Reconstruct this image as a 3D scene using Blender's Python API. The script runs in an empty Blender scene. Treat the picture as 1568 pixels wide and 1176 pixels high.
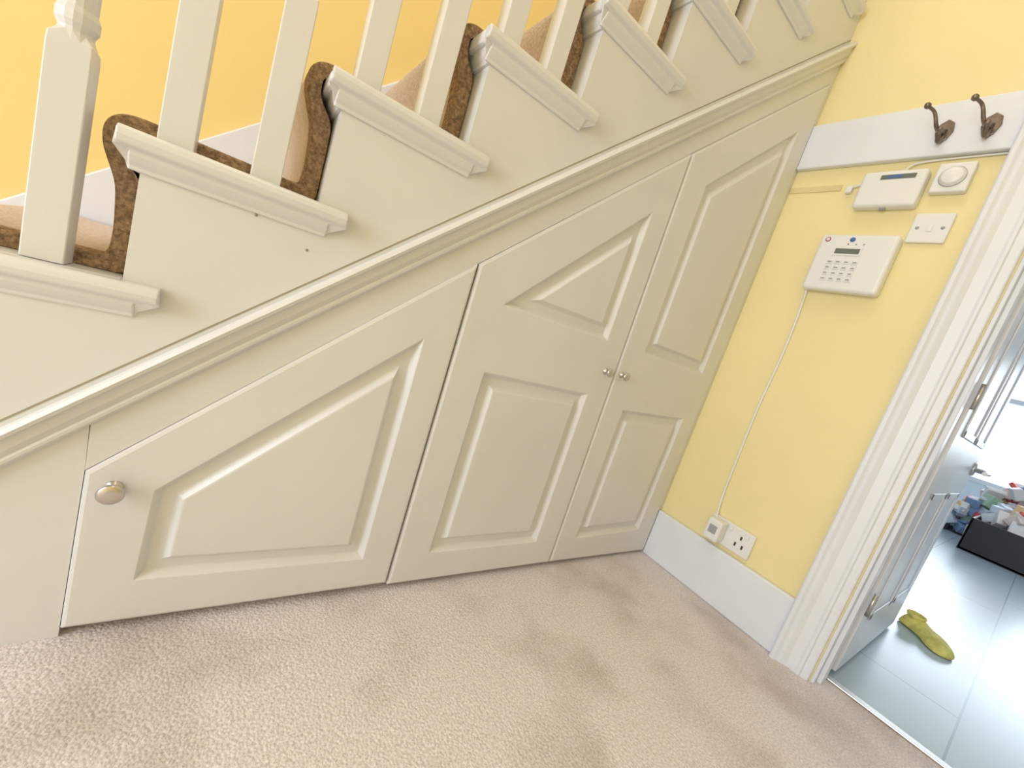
import bpy, bmesh, math, random
from mathutils import Vector, Matrix
random.seed(4)
S=0.75   # metres per modelling unit
scn=bpy.context.scene
scn.view_settings.view_transform='Standard'
scn.view_settings.look='None'

# ---------------------------------------------------------------- materials
def mat(name,col,rough=.5,metal=0,var=0,vscale=3,bump=0,bscale=60,spec=.5,col2=None,detail=3):
    m=bpy.data.materials.new(name);m.use_nodes=True
    nt=m.node_tree;b=nt.nodes['Principled BSDF']
    b.inputs['Base Color'].default_value=(*col,1);b.inputs['Roughness'].default_value=rough
    b.inputs['Metallic'].default_value=metal;b.inputs['Specular IOR Level'].default_value=spec
    tc=nt.nodes.new('ShaderNodeTexCoord')
    if var or col2:
        n=nt.nodes.new('ShaderNodeTexNoise');n.inputs['Scale'].default_value=vscale;n.inputs['Detail'].default_value=detail
        r=nt.nodes.new('ShaderNodeValToRGB');r.color_ramp.elements[0].position=.35;r.color_ramp.elements[1].position=.65
        c2=col2 if col2 else tuple(max(0,c*(1-var)) for c in col)
        r.color_ramp.elements[0].color=(*c2,1);r.color_ramp.elements[1].color=(*col,1)
        nt.links.new(tc.outputs['Object'],n.inputs['Vector']);nt.links.new(n.outputs['Fac'],r.inputs[0]);nt.links.new(r.outputs[0],b.inputs['Base Color'])
    if bump:
        n=nt.nodes.new('ShaderNodeTexNoise');n.inputs['Scale'].default_value=bscale;n.inputs['Detail'].default_value=3
        bp=nt.nodes.new('ShaderNodeBump');bp.inputs['Strength'].default_value=bump;bp.inputs['Distance'].default_value=.01
        nt.links.new(tc.outputs['Object'],n.inputs['Vector']);nt.links.new(n.outputs['Fac'],bp.inputs['Height']);nt.links.new(bp.outputs[0],b.inputs['Normal'])
    return m
M_paint=mat('cream_gloss_paint',(.745,.735,.710),.30,var=.04,vscale=4,bump=.035,bscale=25)
M_white=mat('white_gloss_paint',(.81,.83,.88),.35,var=.04,vscale=6,bump=.05,bscale=30)
M_yel=mat('yellow_emulsion',(.90,.77,.40),.75,var=.04,vscale=2.5,bump=.05,bscale=120)
M_yel2=mat('stairwell_yellow_emulsion',(.93,.71,.27),.8,var=.05,vscale=2,bump=.05,bscale=120)
M_patch=mat('yellow_patch_paint',(.78,.66,.33),.7,var=.1,vscale=8)
M_ceil=mat('ceiling_white',(.85,.84,.8),.8)
M_plas=mat('white_plastic',(.82,.82,.80),.35)
M_grey=mat('grey_plastic',(.35,.36,.36),.4)
M_dark=mat('dark_gap',(.05,.045,.04),.8)
M_gap=mat('gap_shade_and_marks',(.36,.31,.22),.6)  # shade colour painted for the door gaps; also colours crack and nail heads
M_lcd=mat('lcd_screen',(.16,.18,.16),.2)
M_steel=mat('brushed_steel',(.62,.59,.55),.28,metal=1)
M_bronze=mat('aged_bronze',(.28,.23,.20),.35,metal=.8,var=.4,vscale=40)
M_red=mat('red_print',(.35,.03,.10),.5);M_blue=mat('blue_print',(.05,.16,.45),.5)
M_carp=mat('stair_carpet_beige',(.80,.67,.60),.95,var=.2,vscale=140,bump=.6,bscale=200)
M_brown=mat('stair_carpet_brown_edge',(.62,.41,.26),.95,var=.5,vscale=150,bump=1,bscale=220)
M_kwall=mat('kitchen_wall',(.74,.81,.88),.7)
M_black=mat('black_plastic',(.012,.014,.02),.45)
M_slip=mat('yellow_green_fabric',(.86,.74,.20),.7,col2=(.60,.53,.12),vscale=30,bump=.4,bscale=60)

def carpet_mat():
    m=bpy.data.materials.new('floor_carpet');m.use_nodes=True;nt=m.node_tree;b=nt.nodes['Principled BSDF']
    b.inputs['Roughness'].default_value=.95;b.inputs['Specular IOR Level'].default_value=.15
    b.inputs['Sheen Weight'].default_value=.25
    tc=nt.nodes.new('ShaderNodeTexCoord')
    n1=nt.nodes.new('ShaderNodeTexNoise');n1.inputs['Scale'].default_value=190;n1.inputs['Detail'].default_value=4;n1.inputs['Roughness'].default_value=.7
    n2=nt.nodes.new('ShaderNodeTexNoise');n2.inputs['Scale'].default_value=3.4;n2.inputs['Detail'].default_value=7
    r=nt.nodes.new('ShaderNodeValToRGB');r.color_ramp.elements[0].position=.32;r.color_ramp.elements[1].position=.62
    r.color_ramp.elements[0].color=(.60,.52,.49,1);r.color_ramp.elements[1].color=(.90,.82,.81,1)
    r2=nt.nodes.new('ShaderNodeValToRGB');r2.color_ramp.elements[0].position=.34;r2.color_ramp.elements[1].position=.5
    r2.color_ramp.elements[0].color=(.78,.74,.71,1);r2.color_ramp.elements[1].color=(1,1,1,1)
    mx=nt.nodes.new('ShaderNodeMix');mx.data_type='RGBA';mx.blend_type='MULTIPLY';mx.inputs[0].default_value=1
    L=nt.links.new
    for n in(n1,n2):L(tc.outputs['Object'],n.inputs['Vector'])
    L(n1.outputs['Fac'],r.inputs[0]);L(n2.outputs['Fac'],r2.inputs[0]);L(r.outputs[0],mx.inputs[6]);L(r2.outputs[0],mx.inputs[7]);L(mx.outputs[2],b.inputs['Base Color'])
    v=nt.nodes.new('ShaderNodeTexVoronoi');v.inputs['Scale'].default_value=190;L(tc.outputs['Object'],v.inputs['Vector'])
    ad=nt.nodes.new('ShaderNodeMath');ad.operation='SUBTRACT';L(n1.outputs['Fac'],ad.inputs[0]);L(v.outputs['Distance'],ad.inputs[1])
    bp=nt.nodes.new('ShaderNodeBump');bp.inputs['Strength'].default_value=.5;bp.inputs['Distance'].default_value=.005
    L(ad.outputs[0],bp.inputs['Height']);L(bp.outputs[0],b.inputs['Normal']);return m
M_floor=carpet_mat()
def tile_mat():
    m=bpy.data.materials.new('kitchen_floor_tile');m.use_nodes=True;nt=m.node_tree;b=nt.nodes['Principled BSDF']
    b.inputs['Roughness'].default_value=.25
    tc=nt.nodes.new('ShaderNodeTexCoord');br=nt.nodes.new('ShaderNodeTexBrick')
    br.offset=.5;br.inputs['Scale'].default_value=1;br.inputs['Brick Width'].default_value=.9;br.inputs['Row Height'].default_value=.45;br.inputs['Mortar Size'].default_value=.003
    br.inputs['Color1'].default_value=(.42,.49,.55,1);br.inputs['Color2'].default_value=(.44,.51,.57,1);br.inputs['Mortar'].default_value=(.27,.33,.39,1)
    nt.links.new(tc.outputs['Object'],br.inputs['Vector']);nt.links.new(br.outputs['Color'],b.inputs['Base Color']);return m
M_tile=tile_mat()

# ---------------------------------------------------------------- mesh helpers
def mesh(name,verts,faces,m,parent=None,smooth=False,bevel=0,seg=2,mats=None,fm=None):
    me=bpy.data.meshes.new(name)
    me.from_pydata([(v[0]*S,v[1]*S,v[2]*S) for v in verts],[],faces)
    bm=bmesh.new();bm.from_mesh(me);bmesh.ops.recalc_face_normals(bm,faces=bm.faces);bm.to_mesh(me);bm.free()
    for mm in (mats or [m]):me.materials.append(mm)
    if fm:
        for p,i in zip(me.polygons,fm):p.material_index=i
    if smooth:
        for p in me.polygons:p.use_smooth=True
    o=bpy.data.objects.new(name,me);scn.collection.objects.link(o)
    if parent:o.parent=parent
    if bevel:
        b=o.modifiers.new('b','BEVEL');b.width=bevel*S;b.segments=seg;b.limit_method='ANGLE';b.angle_limit=math.radians(35)
    return o
def empty(name):
    o=bpy.data.objects.new(name,None);scn.collection.objects.link(o);o.empty_display_size=.1;return o
def box(name,x0,x1,y0,y1,z0,z1,m,parent=None,bevel=0,seg=2):
    v=[(x,y,z) for x in(x0,x1) for y in(y0,y1) for z in(z0,z1)]
    f=[(0,1,3,2),(4,6,7,5),(0,4,5,1),(2,3,7,6),(0,2,6,4),(1,5,7,3)]
    return mesh(name,v,f,m,parent,bevel=bevel,seg=seg)
def prism(name,poly,axis,a0,a1,m,parent=None,bevel=0,smooth=False):
    n=len(poly)
    def pt(p,a):
        if axis=='y':return (p[0],a,p[1])
        if axis=='x':return (a,p[0],p[1])
        return (p[0],p[1],a)
    v=[pt(p,a0) for p in poly]+[pt(p,a1) for p in poly]
    f=[tuple(range(n)),tuple(range(2*n-1,n-1,-1))]+[(i,(i+1)%n,n+(i+1)%n,n+i) for i in range(n)]
    return mesh(name,v,f,m,parent,bevel=bevel,smooth=smooth)
def lathe(name,prof,origin,direction,m,parent=None,seg=32):
    d=Vector(direction).normalized();q=d.to_track_quat('Z','Y');o=Vector(origin);v=[];f=[]
    for r,h in prof:
        for i in range(seg):
            a=2*math.pi*i/seg;v.append(tuple(o+q@Vector((r*math.cos(a),r*math.sin(a),h))))
    k=len(prof)
    for j in range(k-1):
        for i in range(seg):
            f.append((j*seg+i,j*seg+(i+1)%seg,(j+1)*seg+(i+1)%seg,(j+1)*seg+i))
    f.append(tuple(range(seg)));f.append(tuple((k-1)*seg+i for i in range(seg)))
    return mesh(name,v,f,m,parent,smooth=True)
def curve(name,pts,rad,m,parent=None,radii=None):
    cu=bpy.data.curves.new(name,'CURVE');cu.dimensions='3D';cu.bevel_depth=rad*S;cu.bevel_resolution=4;cu.use_fill_caps=True
    sp=cu.splines.new('NURBS')
    sp.points.add(len(pts)-1)
    for i,p in enumerate(pts):
        sp.points[i].co=(p[0]*S,p[1]*S,p[2]*S,1)
        if radii:sp.points[i].radius=radii[i]
    sp.use_endpoint_u=True;sp.order_u=3
    cu.materials.append(m)
    o=bpy.data.objects.new(name,cu);scn.collection.objects.link(o)
    dg=bpy.context.evaluated_depsgraph_get();me=bpy.data.meshes.new_from_object(o.evaluated_get(dg))
    bpy.data.objects.remove(o);o=bpy.data.objects.new(name,me);scn.collection.objects.link(o)
    for p in me.polygons:p.use_smooth=True
    if parent:o.parent=parent
    return o

def area2(p):return sum(p[i][0]*p[(i+1)%len(p)][1]-p[(i+1)%len(p)][0]*p[i][1] for i in range(len(p)))
def inset(poly,d):
    if area2(poly)<0:poly=poly[::-1]
    n=len(poly);L=[]
    for i in range(n):
        a=Vector(poly[i]);b=Vector(poly[(i+1)%n]);t=(b-a).normalized();nn=Vector((-t.y,t.x));L.append((a+nn*d,t))
    out=[]
    for i in range(n):
        p,t=L[i-1];q,u=L[i];den=t.x*u.y-t.y*u.x;w=q-p;s=(w.x*u.y-w.y*u.x)/den;r=p+t*s;out.append((r.x,r.y))
    return out
def panel_door(name,outline,panels,front=-.008,thick=.04):
    root=empty(name)
    if area2(outline)<0:outline=outline[::-1]
    bm=bmesh.new()
    def loop(poly,y):return [bm.verts.new((p[0]*S,y*S,p[1]*S)) for p in poly]
    def strip(a,b):
        n=len(a)
        for i in range(n):bm.faces.new((a[i],a[(i+1)%n],b[(i+1)%n],b[i]))
    e=.009
    back=loop(outline,front+thick);s0=loop(outline,front+e);s1=loop(inset(outline,e*.35),front+e*.3);s2=loop(inset(outline,e),front)
    bm.faces.new(back);strip(back,s0);strip(s0,s1);strip(s1,s2)
    edges=[bm.edges.get((s2[i],s2[(i+1)%len(s2)])) for i in range(len(s2))]
    for P in panels:
        if area2(P)<0:P=P[::-1]
        ls=[loop(inset(P,d),front+y) for d,y in((0,0),(.003,.002),(.016,.018),(.019,.019),(.043,.017),(.046,.015),(.057,.002),(.061,.001))]
        edges+=[bm.edges.new((ls[0][i],ls[0][(i+1)%len(P)])) for i in range(len(P))]
        for a,b in zip(ls[:-1],ls[1:]):strip(a,b)
        bm.faces.new(ls[-1])
    bmesh.ops.triangle_fill(bm,use_beauty=True,edges=edges)
    bmesh.ops.recalc_face_normals(bm,faces=bm.faces)
    me=bpy.data.meshes.new('leaf');bm.to_mesh(me);bm.free();me.materials.append(M_paint)
    o=bpy.data.objects.new('leaf',me);scn.collection.objects.link(o);o.parent=root
    return root
def knob(x,z,r,L,parent):
    lathe('knob',[(r*.7,0),(r*.7,.003),(r*.45,.005),(r*.38,L*.5),(r*.55,L*.62),(r*.95,L*.72),(r,L*.84),(r*.85,L*.95),(r*.4,L),(0.0005,L*1.01)],(x,-.008,z),(0,-1,0),M_steel,parent)

# ---------------------------------------------------------------- stairs
def mt(x):return .513+.9026*(x+2.373)
R_=lambda n:-2.249+.3065*n
T_=lambda n:1.113+.278*n
N0,N1=-3,7
WY=1.05
NX=.036
stair=empty('staircase')
xb=-2.373-(.513)/.9026
saw=[]
for n in range(N0,N1+1):
    saw.append((R_(n),T_(n-1)-.03 if n>N0 else 0.0))
    saw.append((R_(n),T_(n)-.03))
saw.append((-.001,T_(N1)-.03))
low=[(-.001,mt(0)-.04),(xb+.03,0.0)]
prism('cut_string',saw+low,'y',0.0,.035,M_paint,stair)
for n in range(N0,N1+1):
    nx=R_(n)-NX;xe=min(R_(n+1)+.002,-.001);t=T_(n)
    box('tread_%d'%(n+4),nx,xe,.0,WY-.001,t-.036,t,M_paint,stair,bevel=.008)
    box('riser_%d'%(n+4),R_(n)+.001,R_(n)+.025,.003,WY-.001,max(0,T_(n-1)-.03),t-.03,M_paint,stair)
    xr=min(R_(n+1)+.060,-.001)
    prof=[(.001,t+.0005),(-.024,t+.0005),(-.032,t-.006),(-.035,t-.017),(-.032,t-.029),(-.025,t-.034),(-.021,t-.036),(-.020,t-.044),(-.013,t-.055),(-.007,t-.062),(-.006,t-.070),(.001,t-.070)]
    v=[]
    for (y,z) in prof:v.append((nx+(0 if z>t-.035 else .018),y,z))
    for (y,z) in prof:v.append((xr-(0 if z>t-.035 else .035),y,z))
    m_=len(prof);f=[tuple(range(m_)),tuple(range(2*m_-1,m_-1,-1))]+[(i,(i+1)%m_,m_+(i+1)%m_,m_+i) for i in range(m_)]
    mesh('return_nosing_%d'%(n+4),v,f,M_paint,stair,bevel=.003)
    prism('front_scotia_%d'%(n+4),[(R_(n)+.001,t-.036),(R_(n)-.022,t-.036),(R_(n)-.019,t-.05),(R_(n)-.01,t-.062),(R_(n)-.008,t-.07),(R_(n)+.001,t-.07)],'y',0,.3,M_paint,stair)
prof=[(0,.001),(.004,-.022),(0,-.032),(-.010,-.037),(-.020,-.034),(-.024,-.026),(-.030,-.024),(-.050,-.021),(-.066,-.013),(-.072,-.016),(-.080,-.015),(-.088,-.008),(-.090,.001)]
v=[(xb+.12,y,mt(xb+.12)+d) for d,y in prof]+[(-.0005,y,mt(0)+d) for d,y in prof]
m_=len(prof);f=[tuple(range(m_)),tuple(range(2*m_-1,m_-1,-1))]+[(i,(i+1)%m_,m_+(i+1)%m_,m_+i) for i in range(m_)]
mesh('raking_moulding',v,f,M_paint,stair)
# paint crack along the top of the moulding and two old nail heads
prism('paint_crack',[(xb+.2,mt(xb+.2)+.012),(-.001,mt(0)+.012),(-.001,mt(0)+.017),(xb+.2,mt(xb+.2)+.017)],'y',-.0008,.001,M_gap,stair)
for x,z in((-2.058,1.04),(-1.948,1.002)):
    lathe('nail_head',[(.0034,0),(.003,.001),(.0005,.0014)],(x,-.0002,z),(0,-1,0),M_gap,stair,10)
sl=.907
zt=lambda x:1.118+sl*(x+2.28)+.12
prism('wall_string',[(-3.35,0),(-3.35,zt(-3.35)),(-.001,zt(0)),(-.001,zt(0)-.6),(-2.6,zt(-2.6)-.6)],'y',WY-.03,WY-.001,M_white,stair,bevel=.006)
fy0,fy1=.0,.04
dt=[(-2.259,.419),(-1.503,1.121),(-.773,1.791),(-.028,2.463)]
prism('cupboard_frame_top',[dt[0],dt[1],dt[2],dt[3],(-.028,mt(-.028)-.05),(-2.262,mt(-2.262)-.05)],'y',fy0,fy1,M_paint,stair)
prism('cupboard_frame_left',[(xb+.14,0),(-2.2595,0),(-2.2595,.419),(-2.264,mt(-2.262)-.05),(xb+.14,mt(xb+.14)-.05)],'y',fy0+.0015,fy1,M_paint,stair)
prism('cupboard_frame_right',[(-.028,0),(-.001,0),(-.001,mt(0)-.05),(-.028,mt(-.028)-.05)],'y',fy0,fy1,M_paint,stair)
prism('gap_shade_backing',[(-2.27,0),(-.001,0),(-.001,2.5),(-2.27,.45)],'y',.041,.06,M_gap,stair)  # flat sheet added behind the doors, coloured as shade in their gaps

# stair carpet
def smooth_path(P,it=2):
    for _ in range(it):
        Q=[P[0]]
        for a,b in zip(P[:-1],P[1:]):
            Q.append((a[0]*.75+b[0]*.25,a[1]*.75+b[1]*.25));Q.append((a[0]*.25+b[0]*.75,a[1]*.25+b[1]*.75))
        Q.append(P[-1]);P=Q
    return P
def carpet():
    inn=[];out=[]
    for n in range(N0,N1+1):
        r=R_(n);t=T_(n);tp=T_(n-1) if n>N0 else 0;nx=r-NX;rn=min(R_(n+1),-.002)
        I=[(r-.002,tp+.002),(r-.002,tp+.05),(r-.002,t-.12),(r-.006,t-.085),(nx+.004,t-.055),(nx-.004,t-.036),(nx-.005,t-.02),(nx-.004,t-.006),(nx+.004,t+.001),(nx+.03,t+.001),(nx+.1,t+.001),(rn-.045,t+.001)]
        O=[(r-.040,tp+.034),(r-.036,tp+.08),(r-.040,t-.14),(r-.044,t-.10),(nx-.024,t-.062),(nx-.034,t-.036),(nx-.037,t-.008),(nx-.031,t+.014),(nx-.012,t+.031),(nx+.02,t+.036),(nx+.1,t+.033),(rn-.065,t+.032)]
        inn+=I;out+=O
    inn=smooth_path(inn);out=smooth_path(out)
    ys=[.074,.080,.125,.45,WY-.035]
    v=[];f=[];fm=[];k=len(out)
    for j,y in enumerate(ys):
        for i,p in enumerate(out):
            if j==0:
                q=inn[i];v.append((p[0]*.88+q[0]*.12,y,p[1]*.88+q[1]*.12))
            else:v.append((p[0],y,p[1]))
    for p in inn:v.append((p[0],ys[0],p[1]))
    J=len(ys)
    for j in range(J-1):
        for i in range(k-1):
            f.append((j*k+i,j*k+i+1,(j+1)*k+i+1,(j+1)*k+i));fm.append(1 if j<2 else 0)
    for i in range(k-1):
        f.append((i,i+1,J*k+i+1,J*k+i));fm.append(1)
    o=mesh('stair_carpet',v,f,None,mats=[M_carp,M_brown],fm=fm,smooth=True)
    o.modifiers.new('b','EDGE_SPLIT').split_angle=math.radians(50)
carpet()

# balustrade
bal=empty('stair_balustrade')
h=.0285
for n in range(N0,N1+1):
    for k in (0,1):
        x=R_(n)+.042+.153*k
        if x>-.05:continue
        t=T_(n)+.001;yc=.036
        sq=.395;H=1.22+ .907*(.153*k)
        v=[];f=[]
        def ring(r,z,sqr=True):
            pts=[]
            for i in range(16):
                a=2*math.pi*i/16
                if sqr:
                    c,s=math.cos(a),math.sin(a);m=max(abs(c),abs(s));pts.append((x+r*c/m,yc+r*s/m,z))
                else:pts.append((x+r*math.cos(a),yc+r*math.sin(a),z))
            return pts
        rings=[ring(h,t),ring(h,t+sq-.03),ring(h*.97,t+sq-.015),ring(h*.82,t+sq,sqr=False),ring(h*.82,t+sq+.005,sqr=False),ring(h*1.0,t+sq+.015,sqr=False),ring(h*1.0,t+sq+.03,sqr=False),ring(h*.85,t+sq+.04,sqr=False),ring(h*.86,t+sq+.07,sqr=False),ring(h*.98,t+sq+.16,sqr=False),ring(h*.6,t+H-.35,sqr=False),ring(h*.55,t+H-.25,sqr=False),ring(h*.9,t+H-.24,sqr=False),ring(h*.9,t+H-.22,sqr=False),ring(h,t+H-.2),ring(h,t+H)]
        for r in rings:v+=r
        for j in range(len(rings)-1):
            for i in range(16):f.append((j*16+i,j*16+(i+1)%16,(j+1)*16+(i+1)%16,(j+1)*16+i))
        f.append(tuple(range(16)));f.append(tuple(range((len(rings)-1)*16,len(rings)*16)))
        mesh('baluster_%d_%d'%(n+4,k+1),v,f,M_paint,bal,bevel=.002)
hz=lambda x:T_(0)+1.2+.907*(x-R_(0)-.045)
prism('handrail',[(-3.16,hz(-3.16)),(-.001,hz(0)),(-.001,hz(0)+.09),(-3.16,hz(-3.16)+.09)],'y',-.01,.08,M_paint,bal,bevel=.015)

# cupboard doors
g=.0025
d1=panel_door('cupboard_door',[(-2.258,.026),(-1.496-g,.030),(-1.503-g,1.119),(-2.258,.418)],[[(-2.147,.138),(-2.140,.376),(-1.606,.868),(-1.602,.134)]])
d2=panel_door('cupboard_door.001',[(-1.496+g,.022),(-.744-g,.022),(-.772-g,1.789),(-1.503+g,1.121)],
  [[(-1.385,1.028),(-.874,1.530),(-.872,1.028)],[(-1.377,.807),(-.876,.807),(-.870,.135),(-1.372,.133)]])
d3=panel_door('cupboard_door.002',[(-.744+g,.022),(-.030,.014),(-.030,2.460),(-.772+g,1.792)],
  [[(-.632,1.735),(-.141,2.195),(-.138,1.024),(-.628,1.028)],[(-.632,.770),(-.146,.785),(-.158,.150),(-.630,.132)]])
knob(-2.209,.383,.0235,.038,d1);knob(-.825,.912,.018,.036,d2);knob(-.722,.914,.018,.036,d3)

# ---------------------------------------------------------------- room shell
XL,YF,ZC=-5.2,-2.15,3.5
ZT=5.2
box('floor',XL,.13,YF,1.15,-.06,0,M_floor)
box('wall_back',XL,.17,WY,WY+.15,0,ZT,M_yel2)
box('wall_right',0,.17,-.83,WY,0,ZT,M_yel)
box('wall_right_lintel',0,.17,YF,-.83,2.76,ZT,M_yel)
box('wall_right_return',0,.17,YF,-1.87,0,2.76,M_yel)
box('wall_front',XL,.17,YF-.15,YF,0,ZT,M_yel)
box('wall_left_pier',XL-.15,XL,YF,-1.75,0,ZT,M_yel)
box('wall_left_stair',XL-.15,XL,-.45,WY,0,ZT,M_yel)
box('wall_left_lintel',XL-.15,XL,-1.75,-.45,2.8,ZT,M_yel)
box('ceiling',XL,.17,YF,WY,ZT,ZT+.1,M_ceil)
box('baseboard_right',-.028,-.0005,-.69,-.0005,0,.262,M_white,bevel=.008)
box('baseboard_front',XL,-.03,YF,YF+.03,0,.262,M_white,bevel=.008)
ap=[(-.690,0),(-.690,-.050),(-.696,-.056),(-.708,-.056),(-.716,-.048),(-.722,-.044),(-.730,-.046),(-.738,-.040),(-.748,-.032),(-.780,-.026),(-.788,-.030),(-.796,-.030),(-.800,-.022),(-.822,-.022),(-.826,-.018),(-.826,0)]
arch=empty('trim_1')
prism('architrave_leg',[(x,y) for y,x in ap],'z',0,2.72,M_white,arch,bevel=.0015)
prism('architrave_leg_near',[(x,-2.70-y) for y,x in ap],'z',0,2.72,M_white,arch,bevel=.0015)
prism('architrave_head',[(y,z) for y,z in [(-.69,2.72),(-.69,2.86),(-2.01,2.86),(-2.01,2.72)]],'x',-.05,0,M_white,arch,bevel=.006)
box('lining_leg',.0,.17,-.842,-.83,0,2.76,M_white,arch,bevel=.002)
box('lining_stop',.03,.09,-.858,-.842,0,2.74,M_white,arch,bevel=.003)
box('lining_leg_near',.0,.17,-1.87,-1.858,0,2.76,M_white,arch,bevel=.002)
box('lining_head',.0,.17,-1.858,-.842,2.735,2.76,M_white,arch)
box('threshold_strip',.105,.14,-1.858,-.842,0,.010,M_steel,arch,bevel=.003)

# kitchen door, open into kitchen
kd=empty('door_1')
dx0,dx1,dy0,dy1=.178,1.24,-.862,-.812
box('leaf',dx0,dx1,dy0,dy1,.02,2.72,M_white,kd,bevel=.004)
for z in (.35,1.25,2.45):
    box('hinge_leaf',dx0-.006,dx0+.03,dy0-.002,dy0+.002,z-.045,z+.045,M_white,kd)
    lathe('hinge_pin',[(.007,0),(.007,.10)],(dx0-.004,dy0-.006,z-.05),(0,0,1),M_steel,kd,16)
zh=.99
for x0_,x1_,z0_,z1_ in ((.30,.68,.25,.85),(.75,1.10,.25,.85),(.30,.68,1.10,2.5),(.75,1.10,1.10,2.5)):
    for a,b,c_,d_ in((x0_,x1_,z0_,z0_+.03),(x0_,x1_,z1_-.03,z1_),(x0_,x0_+.03,z0_,z1_),(x1_-.03,x1_,z0_,z1_)):
        box('panel_bead',a,b,dy0-.006,dy0,c_,d_,M_white,kd,bevel=.003)
lathe('handle_rose',[(.036,0),(.036,.008),(.03,.012),(.012,.014),(.012,.06),(.001,.062)],(1.17,dy0,zh),(0,-1,0),M_steel,kd)
curve('handle_lever',[(1.17,dy0-.055,zh),(1.14,dy0-.062,zh),(1.06,dy0-.062,zh),(1.0,dy0-.058,zh-.004)],.011,M_steel,kd)
lathe('handle_rose_rear',[(.036,0),(.036,.008),(.03,.012),(.012,.014),(.012,.06),(.001,.062)],(1.17,dy1,zh),(0,1,0),M_steel,kd)
curve('handle_lever_rear',[(1.17,dy1+.055,zh),(1.14,dy1+.062,zh),(1.06,dy1+.062,zh),(1.0,dy1+.058,zh-.004)],.011,M_steel,kd)
box('latch_plate',dx1-.001,dx1+.003,-.85,-.824,zh-.08,zh+.08,M_steel,kd)

# ---------------------------------------------------------------- kitchen beyond
KX=9.5
box('floor_kitchen',.13,KX,-5,2.5,-.06,0,M_tile)
box('wall_kitchen_side',.17,KX,2.5,2.6,0,ZC,M_kwall)
box('wall_kitchen_near',.17,KX,-5.1,-5,0,ZC,M_kwall)
box('wall_kitchen_far_low',KX,KX+.15,-5,2.5,0,.75,M_kwall)
box('wall_kitchen_far_top',KX,KX+.15,-5,2.5,3.0,ZC,M_kwall)
box('wall_kitchen_far_left',KX,KX+.15,.9,2.5,.75,3.0,M_kwall)
box('wall_kitchen_far_right',KX,KX+.15,-5,-3,.75,3.0,M_kwall)
box('ceiling_kitchen',.17,KX,-5,2.5,ZC,ZC+.1,M_ceil)
win=empty('window_1')
for y in (-3,-1.7,.82):box('mullion',KX-.02,KX+.1,y,y+.08,.75,3.0,M_white,win,bevel=.01)
for z in(.75,2.3,2.92):box('rail',KX-.02,KX+.1,-3,.9,z,z+.08,M_white,win,bevel=.01)

# ---------------------------------------------------------------- wall items (right wall)
rail=box('coat_rail',-.030,-.0005,-.689,-.0005,2.075,2.275,M_white,bevel=.005)
def hook(name,y,z):
    r=empty(name);x=-.030
    pl=[(y+.0,z+.045),(y+.020,z+.03),(y+.026,z),(y+.016,z-.03),(y,z-.045),(y-.016,z-.03),(y-.026,z),(y-.020,z+.03)]
    prism('plate',pl,'x',x-.008,x,M_bronze,r,bevel=.003)
    curve('upper_arm',[(x-.004,y,z),(x-.03,y+.004,z-.015),(x-.065,y+.012,z-.012),(x-.085,y+.020,z+.018),(x-.10,y+.030,z+.036),(x-.125,y+.042,z+.036)],.0064,M_bronze,r,radii=[1.7,1.3,1,.9,.8,.8])
    lathe('upper_tip',[(.001,-.012),(.008,-.009),(.0105,0),(.008,.009),(.001,.012)],(x-.128,y+.043,z+.037),(1,0,0),M_bronze,r,16)
    curve('lower_arm',[(x-.004,y,z-.02),(x-.02,y,z-.045),(x-.04,y,z-.045),(x-.055,y,z-.02)],.0075,M_bronze,r,radii=[1.5,1.2,1,.9])
    lathe('lower_tip',[(.001,-.011),(.008,-.008),(.010,0),(.008,.008),(.001,.011)],(x-.055,y,z-.017),(1,0,0),M_bronze,r,16)
hook('coat_hook',-.490,2.160);hook('coat_hook.001',-.612,2.160)

kp=empty('alarm_keypad')
y0,y1,z0,z1=-.238,-.509,1.522,1.763
box('body',-.052,-.0005,y1,y0,z0,z1,M_plas,kp,bevel=.014,seg=4)
fx=-.052
def fr(u,v):return (y0+(y1-y0)*u, z1+(z0-z1)*v)
def plate(nm,u0,u1,v0,v1,m,th=.002,par=kp,bev=0):
    a,b=fr(u0,v0);c,d=fr(u1,v1);box(nm,fx-th,fx+.001,c,a,d,b,m,par,bevel=bev)
plate('lcd_surround',.24,.62,.22,.38,M_plas,.003,bev=.001)
plate('lcd',.27,.59,.26,.35,M_lcd,.004)
for i in range(4):
    for j in range(4):
        plate('key',.22+.11*i,.30+.11*i,.46+.10*j,.53+.10*j,M_plas,.004,bev=.001)
        plate('key_legend',.235+.11*i,.285+.11*i,.485+.10*j,.510+.10*j,M_grey,.0045)
for i in range(3):plate('status_led',.40+.1*i,.415+.1*i,.17,.19,M_red if i==0 else M_grey,.003)
c=fr(.44,.10);lathe('badge_blue',[(.0095,0),(.0095,.002),(.001,.0025)],(fx,c[0],c[1]),(-1,0,0),M_blue,kp,20)
c=fr(.11,.10);lathe('badge_red',[(.010,0),(.010,.002),(.0095,.0022)],(fx,c[0],c[1]),(-1,0,0),M_red,kp,20)
lathe('badge_red_centre',[(.007,0),(.007,.003),(.001,.0032)],(fx,c[0],c[1]),(-1,0,0),M_plas,kp,20)
curve('keypad_cable',[(-.012,-.250,1.53),(-.008,-.258,1.42),(-.006,-.262,1.25),(-.006,-.258,1.1),(-.006,-.252,.95),(-.006,-.260,.6),(-.010,-.266,.46),(-.03,-.285,.395)],.0044,M_plas,kp)

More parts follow.
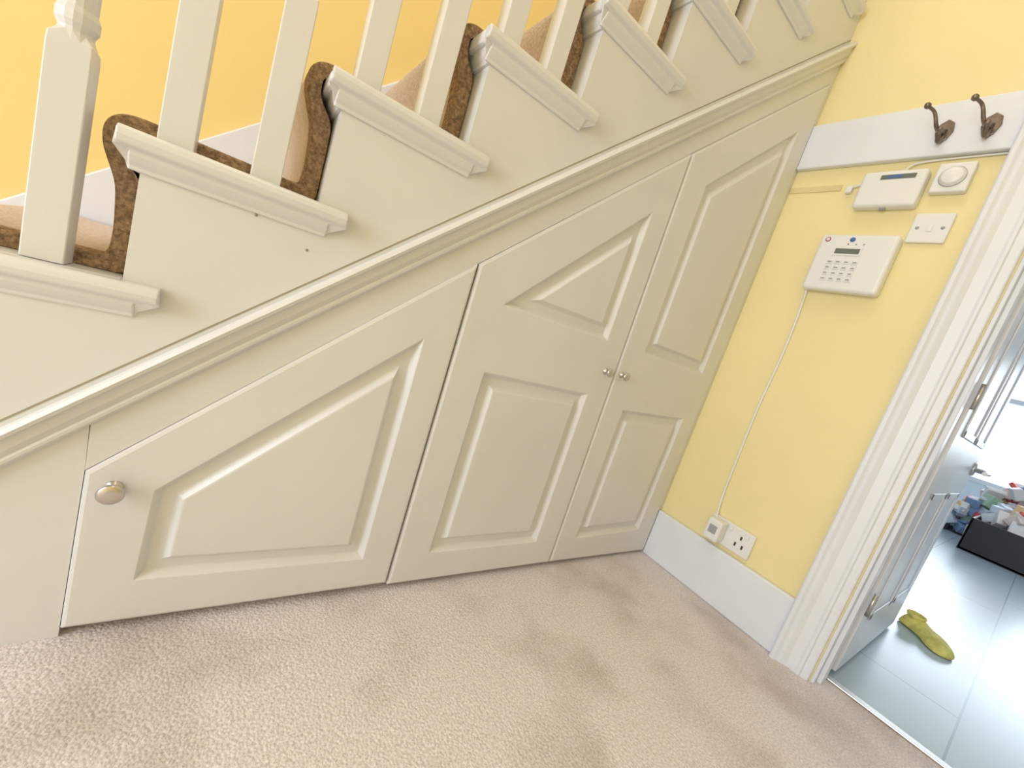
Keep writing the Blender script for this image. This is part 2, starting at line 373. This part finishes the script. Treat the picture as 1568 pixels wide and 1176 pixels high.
rb=empty('wireless_receiver_box')
box('body',-.05,-.0005,-.502,-.297,1.878,2.022,M_plas,rb,bevel=.012,seg=4)
box('display',-.052,-.049,-.47,-.36,1.985,2.003,M_lcd,rb,bevel=.001)
box('display_light',-.0525,-.051,-.43,-.38,1.990,1.998,M_blue,rb)
box('base_button',-.03,-.02,-.41,-.39,1.872,1.88,M_grey,rb)
curve('receiver_cable',[(-.03,-.42,2.02),(-.02,-.425,2.045),(-.01,-.45,2.064),(-.008,-.60,2.068),(-.008,-.688,2.068)],.0035,M_plas,rb)
box('cable_clip_box',-.02,-.0005,-.262,-.238,1.955,1.985,M_plas,rb,bevel=.004)
curve('clip_wire',[(-.012,-.25,1.975),(-.014,-.275,1.985),(-.02,-.30,1.982)],.004,M_plas,rb)
tdl=empty('room_thermostat')
box('body',-.032,-.0005,-.622,-.520,1.932,2.040,M_plas,tdl,bevel=.006,seg=3)
lathe('dial',[(.036,0),(.036,.004),(.032,.006),(.031,.012),(.026,.015),(.001,.016)],(-.032,-.571,1.987),(-1,0,0),M_plas,tdl,40)
lathe('dial_ring',[(.038,0),(.038,.0012),(.036,.002)],(-.032,-.571,1.987),(-1,0,0),M_grey,tdl,40)
sw=empty('switch_plate')
box('plate',-.013,-.0005,-.625,-.512,1.748,1.860,M_plas,sw,bevel=.004,seg=3)
for y in(-.532,-.605):lathe('screw',[(.006,0),(.006,.001),(.001,.0015)],(-.013,y,1.804),(-1,0,0),M_grey,sw,12)
box('rocker',-.016,-.012,-.577,-.560,1.790,1.818,M_plas,sw,bevel=.0015)
box('wall_patch_strip',-.004,-.0005,-.215,-.002,1.972,1.998,M_patch,bevel=.001)  # thin raised strip standing in for a darker yellow patch of wall

so=empty('double_power_socket')
box('plate',-.018,-.0005,-.468,-.262,.284,.404,M_plas,so,bevel=.005,seg=3)
for yc in(-.415,):
    for a,b,z in((-.004,.004,.362),(-.020,-.012,.325),(.012,.020,.325)):
        box('pin_slot',-.0192,-.0178,yc+a,yc+b,z-.009,z+.009,M_dark,so)
    box('rocker',-.023,-.017,yc-.03,yc-.012,.372,.395,M_plas,so,bevel=.002)
box('rocker_b',-.023,-.017,-.37,-.352,.372,.395,M_plas,so,bevel=.002)
ad=empty('plug_in_adapter')
box('body',-.085,-.0185,-.346,-.277,.295,.398,M_plas,ad,bevel=.010,seg=3)
box('label',-.087,-.084,-.330,-.293,.33,.37,M_grey,ad,bevel=.001)

# ---------------------------------------------------------------- kitchen objects
def slipper():
    a=Vector((1.47,-.885,0));b=Vector((1.225,-1.085,0));d=(b-a);L=d.length;d.normalize();nrm=Vector((-d.y,d.x,0))
    secs=[(0,.02,.02),(.04,.05,.06),(.12,.066,.075),(.25,.064,.070),(.4,.056,.055),(.55,.060,.060),(.7,.068,.055),(.85,.064,.042),(.95,.045,.03),(1,.012,.014)]
    v=[];f=[];K=16
    for s,w,hh in secs:
        for i in range(K):
            an=2*math.pi*i/K;cx=math.cos(an)*w;cz=math.sin(an)
            z=.008+(hh*cz if cz>0 else 0)+ (0 if cz>0 else -.008*abs(cz))
            wob=.004*math.sin(7*s+3*an)
            p=a+d*(s*L)+nrm*(cx+wob+.02*math.sin(s*3));v.append((p.x,p.y,max(.001,z)))
    n=len(secs)
    for j in range(n-1):
        for i in range(K):f.append((j*K+i,j*K+(i+1)%K,(j+1)*K+(i+1)%K,(j+1)*K+i))
    f.append(tuple(range(K)));f.append(tuple((n-1)*K+i for i in range(K)))
    r=empty('slipper')
    o=mesh('upper',v,f,M_slip,r,smooth=True);sb=o.modifiers.new('s','SUBSURF');sb.levels=2;sb.render_levels=2
    c=a+d*(.16*L)
    lathe('cuff',[(.030,.060),(.040,.066),(.046,.080),(.042,.088),(.034,.082),(.030,.062)],(c.x,c.y,0),(0,0,1),M_slip,r,20)
slipper()
sbx=empty('storage_box')
bx0,bx1,by0,by1=5.6,6.6,-1.9,-.70
box('base',bx0,bx1,by0,by1,.0,.03,M_black,sbx)
for a in((bx0,bx0+.03,by0,by1),(bx1-.03,bx1,by0,by1),(bx0,bx1,by0,by0+.03),(bx0,bx1,by1-.03,by1)):
    box('side',*a,.0,.42,M_black,sbx,bevel=.01)
cols=[(.75,.12,.10),(.90,.60,.3),(.25,.38,.62),(.88,.83,.80),(.78,.65,.58),(.4,.58,.42),(.88,.88,.92),(.06,.06,.09),(.82,.55,.60),(.82,.76,.74),(.65,.70,.80),(.9,.88,.86)]
cm=[mat('toy_%d'%i,c_,.5) for i,c_ in enumerate(cols)]
def addbox(v,f,fm,c,s,rz,rx,mi):
    Mx=Matrix.Rotation(rz,3,'Z')@Matrix.Rotation(rx,3,'X');b=len(v)
    for x in(-1,1):
        for y in(-1,1):
            for z in(-1,1):v.append(tuple(Vector(c)+Mx@Vector((x*s[0],y*s[1],z*s[2]))))
    for q in[(0,1,3,2),(4,6,7,5),(0,4,5,1),(2,3,7,6),(0,2,6,4),(1,5,7,3)]:f.append(tuple(b+i for i in q));fm.append(mi)
v=[];f=[];fm=[]
for i in range(620):
    x=random.uniform(6.95,8.0);y=random.uniform(-2.4,-.30);hmax=.10+1.12*math.exp(-((y+1.15)/.62)**2);z=random.uniform(.04,hmax)
    s=[random.uniform(.02,.10) for _ in range(3)]
    addbox(v,f,fm,(x,y,max(z,.11)),s,random.uniform(0,3),random.uniform(-.9,.9),random.randrange(len(cols)))
mesh('toy_pile',v,f,None,mats=cm,fm=fm,bevel=.010)
v=[];f=[];fm=[]
for i in range(70):
    x=random.uniform(bx0+.15,bx1-.15);y=random.uniform(by0+.15,by1-.15);z=random.uniform(.15,.64)
    addbox(v,f,fm,(x,y,z),[random.uniform(.03,.10) for _ in range(3)],random.uniform(0,3),random.uniform(-.8,.8),random.randrange(len(cols)))
mesh('box_contents',v,f,None,sbx,mats=cm,fm=fm,bevel=.010)

# ---------------------------------------------------------------- lights
def area(name,loc,target,sx,sy,power,col):
    l=bpy.data.lights.new(name,'AREA');l.shape='RECTANGLE';l.size=sx;l.size_y=sy;l.energy=power;l.color=col
    o=bpy.data.objects.new(name,l);scn.collection.objects.link(o);o.location=Vector(loc)*S
    o.rotation_euler=(Vector(target)-Vector(loc)).to_track_quat('-Z','Y').to_euler();return o
area('front_door_daylight',(-5.0,-1.1,1.7),(0,-.9,.6),.95,1.9,46,(.79,.87,1))
area('landing_daylight',(-2.2,.3,5.0),(-2.0,.6,0),1.6,.8,25,(1,.95,.90))
area('hall_overhead_fill',(-1.6,-1.3,4.4),(-1.4,-.9,0),1.2,.7,3,(.95,.97,1))  # unseen soft fill added above the hall, not a modelled lamp
area('kitchen_window_daylight',(9.2,-1.3,2.0),(0,-1.2,.6),2.2,1.3,56,(.82,.92,1))
area('kitchen_ceiling_light',(4,-1.2,3.4),(4,-1.2,0),2.5,2,18,(.82,.92,1))
w=bpy.data.worlds.new('sky');scn.world=w;w.use_nodes=True
w.node_tree.nodes['Background'].inputs[0].default_value=(.80,.90,1,1);w.node_tree.nodes['Background'].inputs[1].default_value=1.3

# ---------------------------------------------------------------- camera
R=[[0.78547,-0.53846,0.30513],[0.15781,-0.30247,-0.94],[0.59845,0.78649,-0.15261]]
cam=bpy.data.cameras.new('camera');co=bpy.data.objects.new('camera',cam);scn.collection.objects.link(co)
cam.sensor_width=36;cam.sensor_fit='HORIZONTAL';cam.lens=626.49/1568*36;cam.clip_start=.01
mw=Matrix(((R[0][0],-R[1][0],-R[2][0],-2.09536*S),(R[0][1],-R[1][1],-R[2][1],-1.1155*S),(R[0][2],-R[1][2],-R[2][2],1.0*S),(0,0,0,1)))
co.matrix_world=mw
scn.camera=co
